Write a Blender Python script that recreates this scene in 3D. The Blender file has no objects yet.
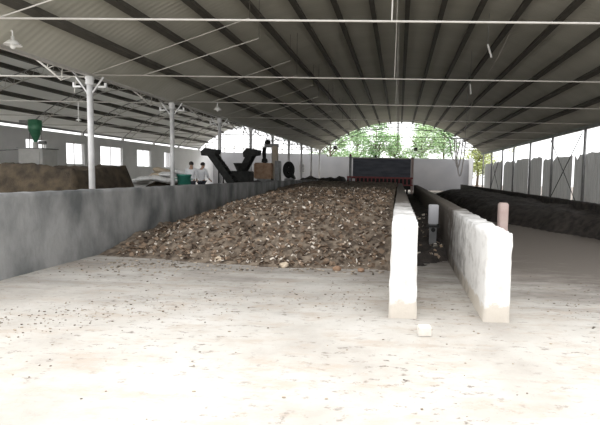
import bpy, bmesh, math, random
from mathutils import Vector, Matrix, noise
random.seed(7)
C = bpy.context.scene.collection
PI = math.pi
ROOT_LOC = {}

# ------------------------------------------------------------------ helpers
def tag(o, label=None, cat=None, group=None, kind=None):
    if label: o['label'] = label
    if cat: o['category'] = cat
    if group: o['group'] = group
    if kind: o['kind'] = kind
    return o

def thing(name, label, cat, loc=(0, 0, 0), group=None, rz=0):
    o = bpy.data.objects.new(name, None)
    C.objects.link(o)
    o.empty_display_size = 0.2
    o.location = loc
    o.rotation_euler = (0, 0, rz)
    return tag(o, label, cat, group)

def world_loc(o):
    v = Vector((0, 0, 0))
    while o is not None:
        v += Vector(o.location)
        o = o.parent
    return v

def obj(name, bm, mat, parent=None, smooth=False, local=False):
    """bm in world coordinates unless local; one mesh object"""
    if parent is not None and not local:
        bmesh.ops.translate(bm, vec=-world_loc(parent), verts=bm.verts)
    me = bpy.data.meshes.new(name)
    bmesh.ops.recalc_face_normals(bm, faces=bm.faces)
    bm.to_mesh(me); bm.free()
    me.materials.append(mat)
    if smooth:
        for p in me.polygons: p.use_smooth = True
    o = bpy.data.objects.new(name, me)
    C.objects.link(o)
    if parent is not None: o.parent = parent
    return o

def origin(o):
    """put a parentless mesh's origin at the base of its mesh"""
    me = o.data
    xs = [v.co.x for v in me.vertices]; ys = [v.co.y for v in me.vertices]; zs = [v.co.z for v in me.vertices]
    c = Vector(((min(xs)+max(xs))/2, (min(ys)+max(ys))/2, min(zs)))
    me.transform(Matrix.Translation(-c))
    o.location = c
    return o

def copy_tree(o, parent=None, label=None):
    c = o.copy(); C.objects.link(c)
    if parent is not None: c.parent = parent
    if label: c['label'] = label
    for ch in [k for k in bpy.data.objects if k.parent is o]:
        copy_tree(ch, c)
    return c

def B(): return bmesh.new()

def box(bm, x0, x1, y0, y1, z0, z1, bevel=0):
    vs = [bm.verts.new((x, y, z)) for z in (z0, z1) for y in (y0, y1) for x in (x0, x1)]
    fs = [bm.faces.new([vs[i] for i in f]) for f in ((0, 2, 3, 1), (4, 5, 7, 6), (0, 1, 5, 4), (2, 6, 7, 3), (0, 4, 6, 2), (1, 3, 7, 5))]
    if bevel:
        es = list({e for f in fs for e in f.edges})
        bmesh.ops.bevel(bm, geom=es, offset=bevel, segments=2, affect='EDGES')
    return vs

def obox(bm, c, size, M=None, bevel=0):
    """box centred at c, rotated by M"""
    n0 = set(bm.verts)
    box(bm, -size[0]/2, size[0]/2, -size[1]/2, size[1]/2, -size[2]/2, size[2]/2, bevel)
    vs = [v for v in bm.verts if v not in n0]
    m = Matrix.Translation(c) @ (M.to_4x4() if M else Matrix())
    bmesh.ops.transform(bm, matrix=m, verts=vs)

def tube(bm, pts, r, n=8, cap=True):
    pts = [Vector(p) for p in pts]
    rings = []
    for i, p in enumerate(pts):
        t = (pts[min(i+1, len(pts)-1)] - pts[max(i-1, 0)]).normalized()
        a = Vector((0, 0, 1)) if abs(t.z) < .9 else Vector((1, 0, 0))
        s = t.cross(a).normalized(); q = t.cross(s)
        rr = r[i] if isinstance(r, (list, tuple)) else r
        rings.append([bm.verts.new(p + (s*math.cos(2*PI*k/n) + q*math.sin(2*PI*k/n))*rr) for k in range(n)])
    for a, b in zip(rings, rings[1:]):
        for k in range(n):
            bm.faces.new((a[k], a[(k+1) % n], b[(k+1) % n], b[k]))
    if cap:
        bm.faces.new(rings[0]); bm.faces.new(rings[-1])

def lathe(bm, c, prof, n=20):
    rings = []
    for (r, z) in prof:
        rings.append([bm.verts.new((c[0]+r*math.cos(2*PI*k/n), c[1]+r*math.sin(2*PI*k/n), c[2]+z)) for k in range(n)])
    for a, b in zip(rings, rings[1:]):
        for k in range(n):
            bm.faces.new((a[k], a[(k+1) % n], b[(k+1) % n], b[k]))
    return rings

def ball(bm, c, r, sub=2, sc=(1, 1, 1)):
    m = Matrix.Translation(c) @ Matrix.Diagonal((sc[0], sc[1], sc[2], 1))
    return bmesh.ops.create_icosphere(bm, subdivisions=sub, radius=r, matrix=m)['verts']

def fbm(x, y, z=0, s=1, o=3):
    return noise.fractal(Vector((x*s, y*s, z*s)), 1.0, 2.0, o)

def sstep(a, b, x):
    t = max(0, min(1, (x-a)/(b-a))); return t*t*(3-2*t)

# ------------------------------------------------------------------ materials
def mat(name, col, rough=.8, metal=0, col2=None, scale=5, bump=0, bscale=40, island=False, detail=6, mixpos=(.35, .65), stretch=None):
    m = bpy.data.materials.new(name); m.use_nodes = True
    nt = m.node_tree; N = nt.nodes; L = nt.links
    b = N['Principled BSDF']
    b.inputs['Roughness'].default_value = rough
    b.inputs['Metallic'].default_value = metal
    b.inputs['Base Color'].default_value = (*col, 1)
    tc = N.new('ShaderNodeTexCoord')
    vec = tc.outputs['Object']
    if stretch:
        mp = N.new('ShaderNodeMapping'); mp.inputs['Scale'].default_value = stretch
        L.new(vec, mp.inputs['Vector']); vec = mp.outputs['Vector']
    if col2:
        r = N.new('ShaderNodeValToRGB')
        r.color_ramp.elements[0].position = mixpos[0]; r.color_ramp.elements[1].position = mixpos[1]
        r.color_ramp.elements[0].color = (*col, 1); r.color_ramp.elements[1].color = (*col2, 1)
        if island:
            g = N.new('ShaderNodeNewGeometry'); L.new(g.outputs['Random Per Island'], r.inputs['Fac'])
        else:
            n = N.new('ShaderNodeTexNoise'); n.inputs['Scale'].default_value = scale; n.inputs['Detail'].default_value = detail
            L.new(vec, n.inputs['Vector']); L.new(n.outputs['Fac'], r.inputs['Fac'])
        L.new(r.outputs['Color'], b.inputs['Base Color'])
    if bump:
        n2 = N.new('ShaderNodeTexNoise'); n2.inputs['Scale'].default_value = bscale; n2.inputs['Detail'].default_value = 8
        L.new(vec, n2.inputs['Vector'])
        bp = N.new('ShaderNodeBump'); bp.inputs['Strength'].default_value = bump; bp.inputs['Distance'].default_value = .03
        L.new(n2.outputs['Fac'], bp.inputs['Height']); L.new(bp.outputs['Normal'], b.inputs['Normal'])
    return m

def ramp(N, stops):
    r = N.new('ShaderNodeValToRGB')
    e = r.color_ramp.elements
    while len(e) < len(stops): e.new(.5)
    for k, (p, c) in enumerate(stops):
        e[k].position = p; e[k].color = (*c, 1)
    return r

def mix(N, L, fac, a, b, mode='MIX'):
    m = N.new('ShaderNodeMix'); m.data_type = 'RGBA'; m.blend_type = mode
    for s, v in ((0, fac), (6, a), (7, b)):
        if hasattr(v, 'links') or isinstance(v, bpy.types.NodeSocket): L.new(v, m.inputs[s])
        else: m.inputs[s].default_value = v if s == 0 else (*v, 1)
    return m.outputs[2]

def floor_mat():
    m = bpy.data.materials.new('dusty_concrete'); m.use_nodes = True
    nt = m.node_tree; N = nt.nodes; L = nt.links; b = N['Principled BSDF']
    b.inputs['Roughness'].default_value = .9
    tc = N.new('ShaderNodeTexCoord')
    def nz(s, d, st=None, rough=.6):
        n = N.new('ShaderNodeTexNoise'); n.inputs['Scale'].default_value = s; n.inputs['Detail'].default_value = d; n.inputs['Roughness'].default_value = rough
        if st:
            mp = N.new('ShaderNodeMapping'); mp.inputs['Scale'].default_value = st
            L.new(tc.outputs['Object'], mp.inputs['Vector']); L.new(mp.outputs['Vector'], n.inputs['Vector'])
        else: L.new(tc.outputs['Object'], n.inputs['Vector'])
        return n.outputs['Fac']
    r1 = ramp(N, [(.3, (.33, .30, .265)), (.5, (.46, .435, .395)), (.7, (.53, .51, .475))])
    L.new(nz(.7, 8), r1.inputs['Fac'])
    # scattered dark manure specks and streaks, smeared along the drive
    r2 = ramp(N, [(.56, (0, 0, 0)), (.66, (1, 1, 1))])
    L.new(nz(7, 6, (1.0, 1.6, 1), .7), r2.inputs['Fac'])
    r3 = ramp(N, [(.38, (.15, .15, .15)), (.56, (1, 1, 1))])
    L.new(nz(.45, 4), r3.inputs['Fac'])
    f = mix(N, L, 1.0, r2.outputs['Color'], r3.outputs['Color'], 'MULTIPLY')
    c = mix(N, L, f, r1.outputs['Color'], (.13, .105, .085))
    r4 = ramp(N, [(.5, (0, 0, 0)), (.62, (.7, .7, .7))])
    L.new(nz(2.2, 9, (.6, 1.5, 1), .75), r4.inputs['Fac'])
    c = mix(N, L, r4.outputs['Color'], c, (.40, .34, .28))
    sp = N.new('ShaderNodeSeparateXYZ'); L.new(tc.outputs['Object'], sp.inputs[0])
    def mr(sock, a, b_):
        q = N.new('ShaderNodeMapRange'); q.inputs['From Min'].default_value = a; q.inputs['From Max'].default_value = b_; L.new(sock, q.inputs['Value']); return q.outputs['Result']
    def mth(op, a, b_):
        q = N.new('ShaderNodeMath'); q.operation = op
        for k, v in enumerate((a, b_)):
            if isinstance(v, float): q.inputs[k].default_value = v
            else: L.new(v, q.inputs[k])
        return q.outputs[0]
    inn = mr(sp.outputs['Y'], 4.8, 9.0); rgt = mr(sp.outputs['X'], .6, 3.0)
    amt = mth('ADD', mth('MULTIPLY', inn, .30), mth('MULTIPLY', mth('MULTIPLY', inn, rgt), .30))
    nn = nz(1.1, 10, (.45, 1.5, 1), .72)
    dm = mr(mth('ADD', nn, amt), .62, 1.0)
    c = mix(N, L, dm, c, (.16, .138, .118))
    L.new(c, b.inputs['Base Color'])
    bp = N.new('ShaderNodeBump'); bp.inputs['Strength'].default_value = .5; bp.inputs['Distance'].default_value = .03
    L.new(nz(14, 9, None, .7), bp.inputs['Height']); L.new(bp.outputs['Normal'], b.inputs['Normal'])
    return m

def roof_mat():
    m = bpy.data.materials.new('roof_sheet'); m.use_nodes = True
    nt = m.node_tree; N = nt.nodes; L = nt.links; b = N['Principled BSDF']
    b.inputs['Roughness'].default_value = .6
    tc = N.new('ShaderNodeTexCoord')
    sx = N.new('ShaderNodeSeparateXYZ'); L.new(tc.outputs['Object'], sx.inputs[0])
    w = N.new('ShaderNodeTexWave'); w.wave_type = 'BANDS'; w.bands_direction = 'Y'; w.inputs['Scale'].default_value = 1.6
    L.new(tc.outputs['Object'], w.inputs['Vector'])
    n = N.new('ShaderNodeTexNoise'); n.inputs['Scale'].default_value = .35; n.inputs['Detail'].default_value = 5
    mp = N.new('ShaderNodeMapping'); mp.inputs['Scale'].default_value = (.5, 2.5, 1)
    L.new(tc.outputs['Object'], mp.inputs['Vector']); L.new(mp.outputs['Vector'], n.inputs['Vector'])
    r = ramp(N, [(.3, (.44, .43, .365)), (.7, (.54, .525, .455))])
    L.new(n.outputs['Fac'], r.inputs['Fac'])
    L.new(r.outputs['Color'], b.inputs['Base Color'])
    bp = N.new('ShaderNodeBump'); bp.inputs['Strength'].default_value = .25; bp.inputs['Distance'].default_value = .02
    L.new(w.outputs['Fac'], bp.inputs['Height']); L.new(bp.outputs['Normal'], b.inputs['Normal'])
    return m

def plaster_mat(name, white, grey, zline, base, soil_shade):
    """whitewash with worn patches; unpainted ragged strip at the foot"""
    m = bpy.data.materials.new(name); m.use_nodes = True
    nt = m.node_tree; N = nt.nodes; L = nt.links; b = N['Principled BSDF']
    b.inputs['Roughness'].default_value = .9
    tc = N.new('ShaderNodeTexCoord')
    n = N.new('ShaderNodeTexNoise'); n.inputs['Scale'].default_value = 3.0; n.inputs['Detail'].default_value = 9; n.inputs['Roughness'].default_value = .65
    L.new(tc.outputs['Object'], n.inputs['Vector'])
    r = ramp(N, [(.36, grey), (.52, white)]); L.new(n.outputs['Fac'], r.inputs['Fac'])
    sx = N.new('ShaderNodeSeparateXYZ'); L.new(tc.outputs['Object'], sx.inputs[0])
    a = N.new('ShaderNodeMath'); a.operation = 'MULTIPLY_ADD'; a.inputs[1].default_value = -.5; L.new(n.outputs['Fac'], a.inputs[0]); L.new(sx.outputs['Z'], a.inputs[2])
    mr = N.new('ShaderNodeMapRange'); mr.inputs['From Min'].default_value = zline-.27; mr.inputs['From Max'].default_value = zline-.23
    L.new(a.outputs[0], mr.inputs['Value'])
    c = mix(N, L, mr.outputs['Result'], base, r.outputs['Color'])
    # caked compost, plus shade deeper under the roof painted in, ragged edge
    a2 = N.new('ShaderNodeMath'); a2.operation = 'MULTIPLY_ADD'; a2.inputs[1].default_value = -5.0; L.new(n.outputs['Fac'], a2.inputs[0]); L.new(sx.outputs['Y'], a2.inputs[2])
    m2 = N.new('ShaderNodeMapRange'); m2.inputs['From Min'].default_value = soil_shade-18.4; m2.inputs['From Max'].default_value = soil_shade-15.6
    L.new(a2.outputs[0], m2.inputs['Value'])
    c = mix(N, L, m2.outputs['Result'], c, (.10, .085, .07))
    L.new(c, b.inputs['Base Color'])
    n2 = N.new('ShaderNodeTexNoise'); n2.inputs['Scale'].default_value = 18; n2.inputs['Detail'].default_value = 8
    L.new(tc.outputs['Object'], n2.inputs['Vector'])
    bp = N.new('ShaderNodeBump'); bp.inputs['Strength'].default_value = .45; bp.inputs['Distance'].default_value = .02
    L.new(n2.outputs['Fac'], bp.inputs['Height']); L.new(bp.outputs['Normal'], b.inputs['Normal'])
    return m

def translucent(m, f):
    N = m.node_tree.nodes; L = m.node_tree.links; b = N['Principled BSDF']; out = N['Material Output']
    t = N.new('ShaderNodeBsdfTranslucent'); x = N.new('ShaderNodeMixShader'); x.inputs[0].default_value = f
    t.inputs['Color'].default_value = (.85, .85, .82, 1)
    L.new(b.outputs[0], x.inputs[1]); L.new(t.outputs[0], x.inputs[2]); L.new(x.outputs[0], out.inputs['Surface'])
    return m

def glass_mat():
    m = bpy.data.materials.new('window_glass'); m.use_nodes = True
    nt = m.node_tree; N = nt.nodes; L = nt.links
    out = N['Material Output']; N.remove(N['Principled BSDF'])
    t = N.new('ShaderNodeBsdfTransparent'); g = N.new('ShaderNodeBsdfGlossy'); g.inputs['Roughness'].default_value = .05
    x = N.new('ShaderNodeMixShader'); x.inputs[0].default_value = .08
    L.new(t.outputs[0], x.inputs[1]); L.new(g.outputs[0], x.inputs[2]); L.new(x.outputs[0], out.inputs['Surface'])
    return m

M = dict(
    floor=floor_mat(), roof=roof_mat(), glass=glass_mat(),
    purlin=mat('purlin_steel', (.075, .07, .058), .6, .1, (.10, .092, .078), 3),
    roof_translucent=translucent(mat('left_roof_sheet', (.66, .655, .63), .6, 0, (.76, .755, .73), .5), .17),  # pale, light-passing sheet, made so to brighten the left bay
    steel=mat('white_steel', (.62, .62, .62), .45, .1, (.74, .74, .74), 4),
    rod=mat('pale_rod', (.46, .445, .41), .5, .1, (.54, .52, .49), 4),
    dsteel=mat('grey_steel', (.20, .20, .20), .5, .2, (.28, .28, .28), 4),
    plaster=mat('pale_plaster', (.78, .78, .78), .9, 0, (.86, .86, .86), .8, .2),
    yardwall=mat('yard_plaster', (.40, .40, .42), .9, 0, (.46, .46, .47), .5, .2),
    concrete=mat('stained_concrete', (.10, .105, .105), .9, 0, (.29, .29, .285), 1.6, .5, 14, detail=9, stretch=(1, 1, .6)),
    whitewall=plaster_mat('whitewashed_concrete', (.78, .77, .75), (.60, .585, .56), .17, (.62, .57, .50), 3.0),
    cream=mat('cream_block', (.75, .72, .66), .9, 0, (.66, .62, .56), 6, .4),
    pink=mat('pinkish_block', (.42, .31, .28), .9, 0, (.50, .40, .37), 4, .4),
    compost=mat('compost', (.075, .055, .04), 1, 0, (.25, .20, .15), 7, .9, 30, detail=10),
    darkcompost=mat('dark_compost', (.022, .019, .017), 1, 0, (.058, .048, .041), 5, .9, 25, detail=10),
    straw=mat('brown_straw_heap', (.034, .026, .017), 1, 0, (.088, .066, .042), 3, .9, 25, detail=10),
    flake=mat('pale_flakes', (.34, .25, .17), .9, 0, (.80, .74, .66), island=True, mixpos=(.2, 1)),
    clod=mat('brown_clods', (.06, .042, .03), 1, 0, (.27, .19, .13), island=True, mixpos=(0, 1)),
    lamp=mat('white_enamel', (.82, .82, .80), .35, 0, (.88, .88, .86), 4),
    black=mat('black_rubber', (.008, .008, .008), .8, 0, (.016, .016, .015), 8),
    blackm=mat('black_steel', (.008, .009, .008), .75, 0, (.022, .022, .02), 6),
    green=mat('green_enamel', (.035, .16, .085), .4, 0, (.06, .22, .12), 5),
    bin=mat('green_plastic', (.03, .20, .15), .5, 0, (.05, .26, .2), 5),
    cabinet=mat('grey_cabinet', (.50, .50, .48), .5, 0, (.58, .57, .55), 3),
    slate=mat('slate_panel', (.045, .050, .070), .5, .1, (.085, .09, .115), 2.0, stretch=(.4, 1, 2)),
    red=mat('red_enamel', (.20, .04, .045), .5, 0, (.27, .06, .06), 5),
    brown=mat('brown_rust', (.26, .15, .09), .8, 0, (.40, .27, .18), 4, .3),
    tan=mat('tan_paint', (.42, .36, .28), .7, 0, (.50, .43, .35), 4),
    sack=mat('white_woven_sack', (.72, .72, .72), .8, 0, (.84, .84, .83), 9, .5),
    sacktan=mat('tan_woven_sack', (.52, .42, .31), .8, 0, (.62, .52, .40), 9, .5),
    sheet=translucent(mat('grey_sheet', (.48, .485, .50), .7, 0, (.62, .62, .63), 1.2, .2, stretch=(1, 3, .3)), .26),
    skin=mat('skin', (.42, .26, .18), .6, 0, (.46, .29, .2), 8),
    hair=mat('black_hair', (.015, .012, .010), .6, 0, (.03, .025, .02), 30),
    shirt=mat('white_shirt', (.76, .77, .80), .85, 0, (.84, .85, .87), 12, .3),
    trousers=mat('dark_trousers', (.035, .04, .055), .9, 0, (.05, .055, .07), 12, .3),
    shoe=mat('black_shoe', (.02, .02, .02), .5),
    bark=mat('bark', (.16, .12, .09), .9, 0, (.24, .19, .15), 8, .5),
    leafa=mat('pale_green_leaves', (.36, .52, .26), .7, 0, (.58, .72, .46), island=True, mixpos=(0, 1)),
    leafb=mat('green_leaves', (.26, .42, .20), .7, 0, (.48, .64, .38), island=True, mixpos=(0, 1)),
    leafc=mat('yellow_green_leaves', (.42, .48, .16), .7, 0, (.62, .66, .34), island=True, mixpos=(0, 1)),
    rail=mat('pale_rail', (.55, .53, .50), .6),
    cable=mat('grey_cable', (.46, .42, .39), .6),
    litter=mat('litter', (.07, .055, .04), 1, 0, (.45, .38, .30), island=True, mixpos=(0, 1)),
)

# ------------------------------------------------------------------ dimensions (metres; camera stands at x=0,y=0, shed runs along +y)
XL, XR, XF = -9.1, 9.4, -23.0          # column row, right eave, far left wall
ZE, RISE, RISE_L = 4.40, 3.4, 2.9      # eave height and arch rises
Y0, Y1 = 7.7, 55.6                     # roof from front edge to far edge
FR = [8.75 + 5.1*k for k in range(10)] # frames

def arch(xa, xb, rise):
    c = (xa+xb)/2; h = (xb-xa)/2
    R = (h*h+rise*rise)/(2*rise); th = math.asin(h/R)
    return c, R, th, ZE+rise-R          # centre x, radius, half angle, centre z
AM = arch(XL, XR, RISE); AL = arch(XF-.35, XL, RISE_L)
def ap(A, t, dr=0):                      # point on arch at angle t
    return (A[0]+(A[1]+dr)*math.sin(t), A[3]+(A[1]+dr)*math.cos(t))

# ------------------------------------------------------------------ ground
bm = B()
g = []
box(bm, -45, 45, -40, 110, -.3, 0)
obj('floor', bm, M['floor'])['kind'] = 'structure'

# ------------------------------------------------------------------ roofs
def roof(name, A, n, m, npur, spec, Y0=Y0):
    bm = B(); rows = []
    for y in (Y0, Y1):
        rows.append([[bm.verts.new((ap(A, -A[2]+2*A[2]*k/n, dr)[0], y, ap(A, -A[2]+2*A[2]*k/n, dr)[1])) for k in range(n+1)] for dr in (0, .05)])
    (a, b), (c, d) = rows
    for k in range(n):
        bm.faces.new((a[k], a[k+1], c[k+1], c[k])); bm.faces.new((b[k], d[k], d[k+1], b[k+1]))
        bm.faces.new((a[k], b[k], b[k+1], a[k+1])); bm.faces.new((c[k], c[k+1], d[k+1], d[k]))
    bm.faces.new((a[0], c[0], d[0], b[0])); bm.faces.new((a[n], b[n], d[n], c[n]))
    o = obj(name, bm, m); o['kind'] = 'structure'
    w, h = spec
    for k in range(npur):
        t = -A[2] + 2*A[2]*k/(npur-1)
        if k in (0, npur-1): continue
        x, z = ap(A, t, -h/2)
        bm = B()
        obox(bm, Vector((x, (Y0+Y1)/2, z)), (w, Y1-Y0-.1, h-.004), Matrix.Rotation(t, 3, 'Y'))
        obj('purlin', bm, M['purlin'], o)
    return o
roof('ceiling', AM, 48, M['roof'], 17, (.17, .20))
roof('ceiling_left', AL, 40, M['roof_translucent'], 15, (.16, .20), 13.3)  # front end cut back out of view to let light in

def beam(name, x0, x1, z0, z1, m, y0=Y0, y1=Y1):
    bm = B(); box(bm, x0, x1, y0, y1, z0, z1)
    obj(name, bm, m)['kind'] = 'structure'
beam('trim_1', XL-.06, XL+.06, ZE-.02, ZE+.06, M['rod'])      # valley beam
beam('trim_2', XR-.08, XR+.08, ZE-.16, ZE, M['dsteel'])       # right eave beam
beam('trim_3', XF-.43, XF-.30, ZE-.12, ZE, M['dsteel'])       # far left eave beam

# ------------------------------------------------------------------ columns
ORD = ['nearest', 'second', 'third', 'fourth', 'fifth', 'sixth', 'seventh', 'eighth', 'ninth', 'tenth']
def column(y):
    t = thing('steel_column', '', 'column', (XL, y, 0), 'white steel columns between the two bays')
    bm = B(); tube(bm, [(XL, y, .02), (XL, y, ZE-.04)], .085, 16); obj('shaft', bm, M['steel'], t, True)
    bm = B(); box(bm, XL-.17, XL+.17, y-.17, y+.17, 0, .02); obj('base_plate', bm, M['steel'], t)
    bm = B(); tube(bm, [(XL, y, ZE-.26), (XL, y, ZE-.02)], .11, 12)
    tube(bm, [(XL, y, ZE-.24), (XL, y, ZE-.21)], .13, 12); tube(bm, [(XL, y, ZE-.10), (XL, y, ZE-.07)], .13, 12)
    obj('cap', bm, M['steel'], t)
    for s in (-1, 1):
        bm = B(); tube(bm, [(XL+s*.07, y, ZE-.50), (XL+s*.42, y, ZE-.03)], .026, 8); obj('brace', bm, M['steel'], t)
        bm = B(); box(bm, min(XL+s*.26, XL+s*.50), max(XL+s*.26, XL+s*.50), y-.03, y+.03, ZE-.34, ZE-.29)
        box(bm, min(XL+s*.45, XL+s*.50), max(XL+s*.45, XL+s*.50), y-.03, y+.03, ZE-.29, ZE-.20)
        obj('bracket', bm, M['steel'], t)
    return t
col0 = None
for k, y in enumerate(FR[1:]):
    if col0 is None: t = col0 = column(y)
    else:
        t = copy_tree(col0); t.location = (XL, y, 0)
    t['label'] = ('white steel column nearest the camera, with braces at its head' if k == 0 else
                  'white steel column standing %s from the front in the row between the bays' % ORD[k])

# ------------------------------------------------------------------ trusses
def lattice(A, y, depth, r, n):
    bm = B()
    for k in range(n):
        t0 = -A[2]+2*A[2]*k/n; t1 = -A[2]+2*A[2]*(k+1)/n; tm = (t0+t1)/2
        p0 = ap(A, t0, -.26-depth); p1 = ap(A, t1, -.26-depth); q = ap(A, tm, -.26)
        tube(bm, [(p0[0], y, p0[1]), (q[0], y, q[1]), (p1[0], y, p1[1])], r, 5)
    return bm
def chord(A, y, dr, r, tm=1.0):
    bm = B()
    tube(bm, [(ap(A, -A[2]*tm+2*A[2]*tm*k/36, dr)[0], y, ap(A, -A[2]*tm+2*A[2]*tm*k/36, dr)[1]) for k in range(37)], r, 8)
    return bm
def truss_main(y, lat):
    t = thing('roof_truss', '', 'roof truss', (AM[0], y, ZE))
    bm = B(); tube(bm, [(XL+.05, y, ZE+.03), (0, y, ZE+.02), (XR-.1, y, ZE+.0)], .020, 8); obj('tie_rod', bm, M['rod'], t, True)
    if lat:
        obj('arch_chord', chord(AM, y, -.235, .03, .985), M['dsteel'], t, True)
        obj('lower_chord', chord(AM, y, -.68, .035, .95), M['dsteel'], t, True)
        obj('lattice_web', lattice(AM, y, .42, .018, 34), M['dsteel'], t)
    else:
        for s, xe in ((1, XL),):
            bm = B(); tube(bm, [(xe+s*.12, y-.04, ZE+.05), (-4.35, y-.04, ZE+1.66)], .013, 6); obj('diagonal_rod', bm, M['rod'], t)
            bm = B(); tube(bm, [(-4.35, y-.04, ZE+1.66), (-4.35, y-.04, ap(AM, math.asin((-4.35-AM[0])/AM[1]))[1]-.01)], .008, 5); obj('rod_hanger', bm, M['purlin'], t)
            bm = B(); tube(bm, [(xe+s*1.55, y+.04, ZE+.03), (xe+s*5.0, y+.04, ZE+1.12)], .013, 6); obj('diagonal_rod', bm, M['rod'], t)
            bm = B(); tube(bm, [(xe+s*5.0, y+.04, ZE+1.12), (xe+s*5.0, y+.04, ap(AM, math.asin((xe+s*5.0-AM[0])/AM[1]))[1]-.01)], .008, 5); obj('rod_hanger', bm, M['purlin'], t)
    bm = B(); tube(bm, [(-.2, y, ZE+.03), (-.15, y, ZE+RISE-.22)], .013, 6); obj('hanger', bm, M['rod'], t)
    return t
def truss_left(y):
    t = thing('roof_truss', '', 'roof truss', (AL[0], y, ZE))
    bm = B(); tube(bm, [(XF-.2, y, ZE-.05), (XL-.05, y, ZE-.03)], .024, 8); obj('tie_rod', bm, M['rod'], t, True)
    obj('arch_chord', chord(AL, y, -.26, .03, .98), M['dsteel'], t, True)
    obj('lower_chord', chord(AL, y, -.68, .03, .93), M['rod'], t, True)
    obj('lattice_web', lattice(AL, y, .42, .016, 28), M['rod'], t)
    return t
tm = tl = None
for k, y in enumerate(FR):
    where = ('in front of the first column' if k == 0 else 'over the %s column' % ('first' if k == 1 else ORD[k-1]))
    if k == len(FR)-1: t = truss_main(y, True)
    elif tm is None: t = tm = truss_main(y, False)
    else: t = copy_tree(tm); t.location = (AM[0], y, ZE)
    t['label'] = 'pale arched roof truss of the main bay ' + where
    t['group'] = 'main bay roof trusses'
    if k == 0: continue
    if tl is None: t = tl = truss_left(y)
    else: t = copy_tree(tl); t.location = (AL[0], y, ZE)
    t['label'] = 'pale lattice arch truss of the left bay ' + where
    t['group'] = 'left bay roof trusses'

# ------------------------------------------------------------------ left wall with windows
WIN = [(28.7, 30.4), (32.3, 34.2), (36.1, 39.1), (41.3, 43.7), (46.2, 48.4)]
ZA, ZB, ZT = 1.95, 3.50, 4.08
bm = B()
ys = [7.7]
for a, b in WIN: ys += [a, b]
ys.append(58.6)
for i in range(0, len(ys), 2): box(bm, XF-.24, XF, ys[i], ys[i+1], 0, ZT)
for a, b in WIN:
    box(bm, XF-.24, XF, a, b, 0, ZA); box(bm, XF-.24, XF, a, b, ZB, ZT)
obj('wall_left', bm, M['plaster'])['kind'] = 'structure'
bm = B(); box(bm, XF-.12, XF-.10, 7.7, 55.6, ZT, ZT+.0001+.02); 
for y in FR: box(bm, XF-.2, XF-.05, y-.09, y+.09, ZT, ZE-.1)
obj('trim_4', bm, M['plaster'])['kind'] = 'structure'
for i, (a, b) in enumerate(WIN):
    bm = B(); f = .06
    box(bm, XF-.16, XF-.09, a, a+f, ZA, ZB); box(bm, XF-.16, XF-.09, b-f, b, ZA, ZB)
    box(bm, XF-.16, XF-.09, a+f, b-f, ZA, ZA+f); box(bm, XF-.16, XF-.09, a+f, b-f, ZB-f, ZB)
    m_ = (a+b)/2; box(bm, XF-.15, XF-.10, m_-.025, m_+.025, ZA+f, ZB-f)
    w = obj('window_%d' % (i+1), bm, M['steel']); w['kind'] = 'structure'
    bm = B(); box(bm, XF-.128, XF-.122, a+f, b-f, ZA+f, ZB-f); obj('pane', bm, M['glass'], w)

# ------------------------------------------------------------------ far yard wall beyond the roof's end
bm = B(); YW = 58.6
for x0, x1, z in ((XF-6, XL+.2, 4.08), (XL+.2, 8.9, 3.82)): box(bm, x0, x1, YW, YW+.25, 0, z)
obj('wall_far', bm, M['yardwall'])['kind'] = 'structure'
t = thing('railing', 'thin pale railing on top of the far yard wall in left bay', 'railing', (-16, YW+.12, 4.08))
for k in range(13):
    x = -24+k*1.2; bm = B(); box(bm, x-.05, x+.05, YW+.07, YW+.17, 4.08, 5.0 if k % 3 == 0 else 4.7); obj('post', bm, M['rail'], t)
bm = B(); box(bm, -24.05, -9.55, YW+.10, YW+.14, 4.62, 4.68); obj('top_rail', bm, M['rail'], t)
# louvre vent on the far wall
t = thing('vent', 'small grey louvred vent on the far wall', 'vent', (-11.9, YW-.03, 1.8))
bm = B()
for a, b, c, d in ((-12.25, -12.2, 1.8, 2.85), (-11.6, -11.55, 1.8, 2.85), (-12.2, -11.6, 1.8, 1.85), (-12.2, -11.6, 2.8, 2.85)): box(bm, a, b, YW-.05, YW, c, d)
obj('frame', bm, M['cabinet'], t)
bm = B()
for k in range(5): obox(bm, Vector((-11.9, YW-.03, 1.95+k*.19)), (.6, .02, .13), Matrix.Rotation(.5, 3, 'X'))
obj('slats', bm, M['dsteel'], t)

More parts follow.
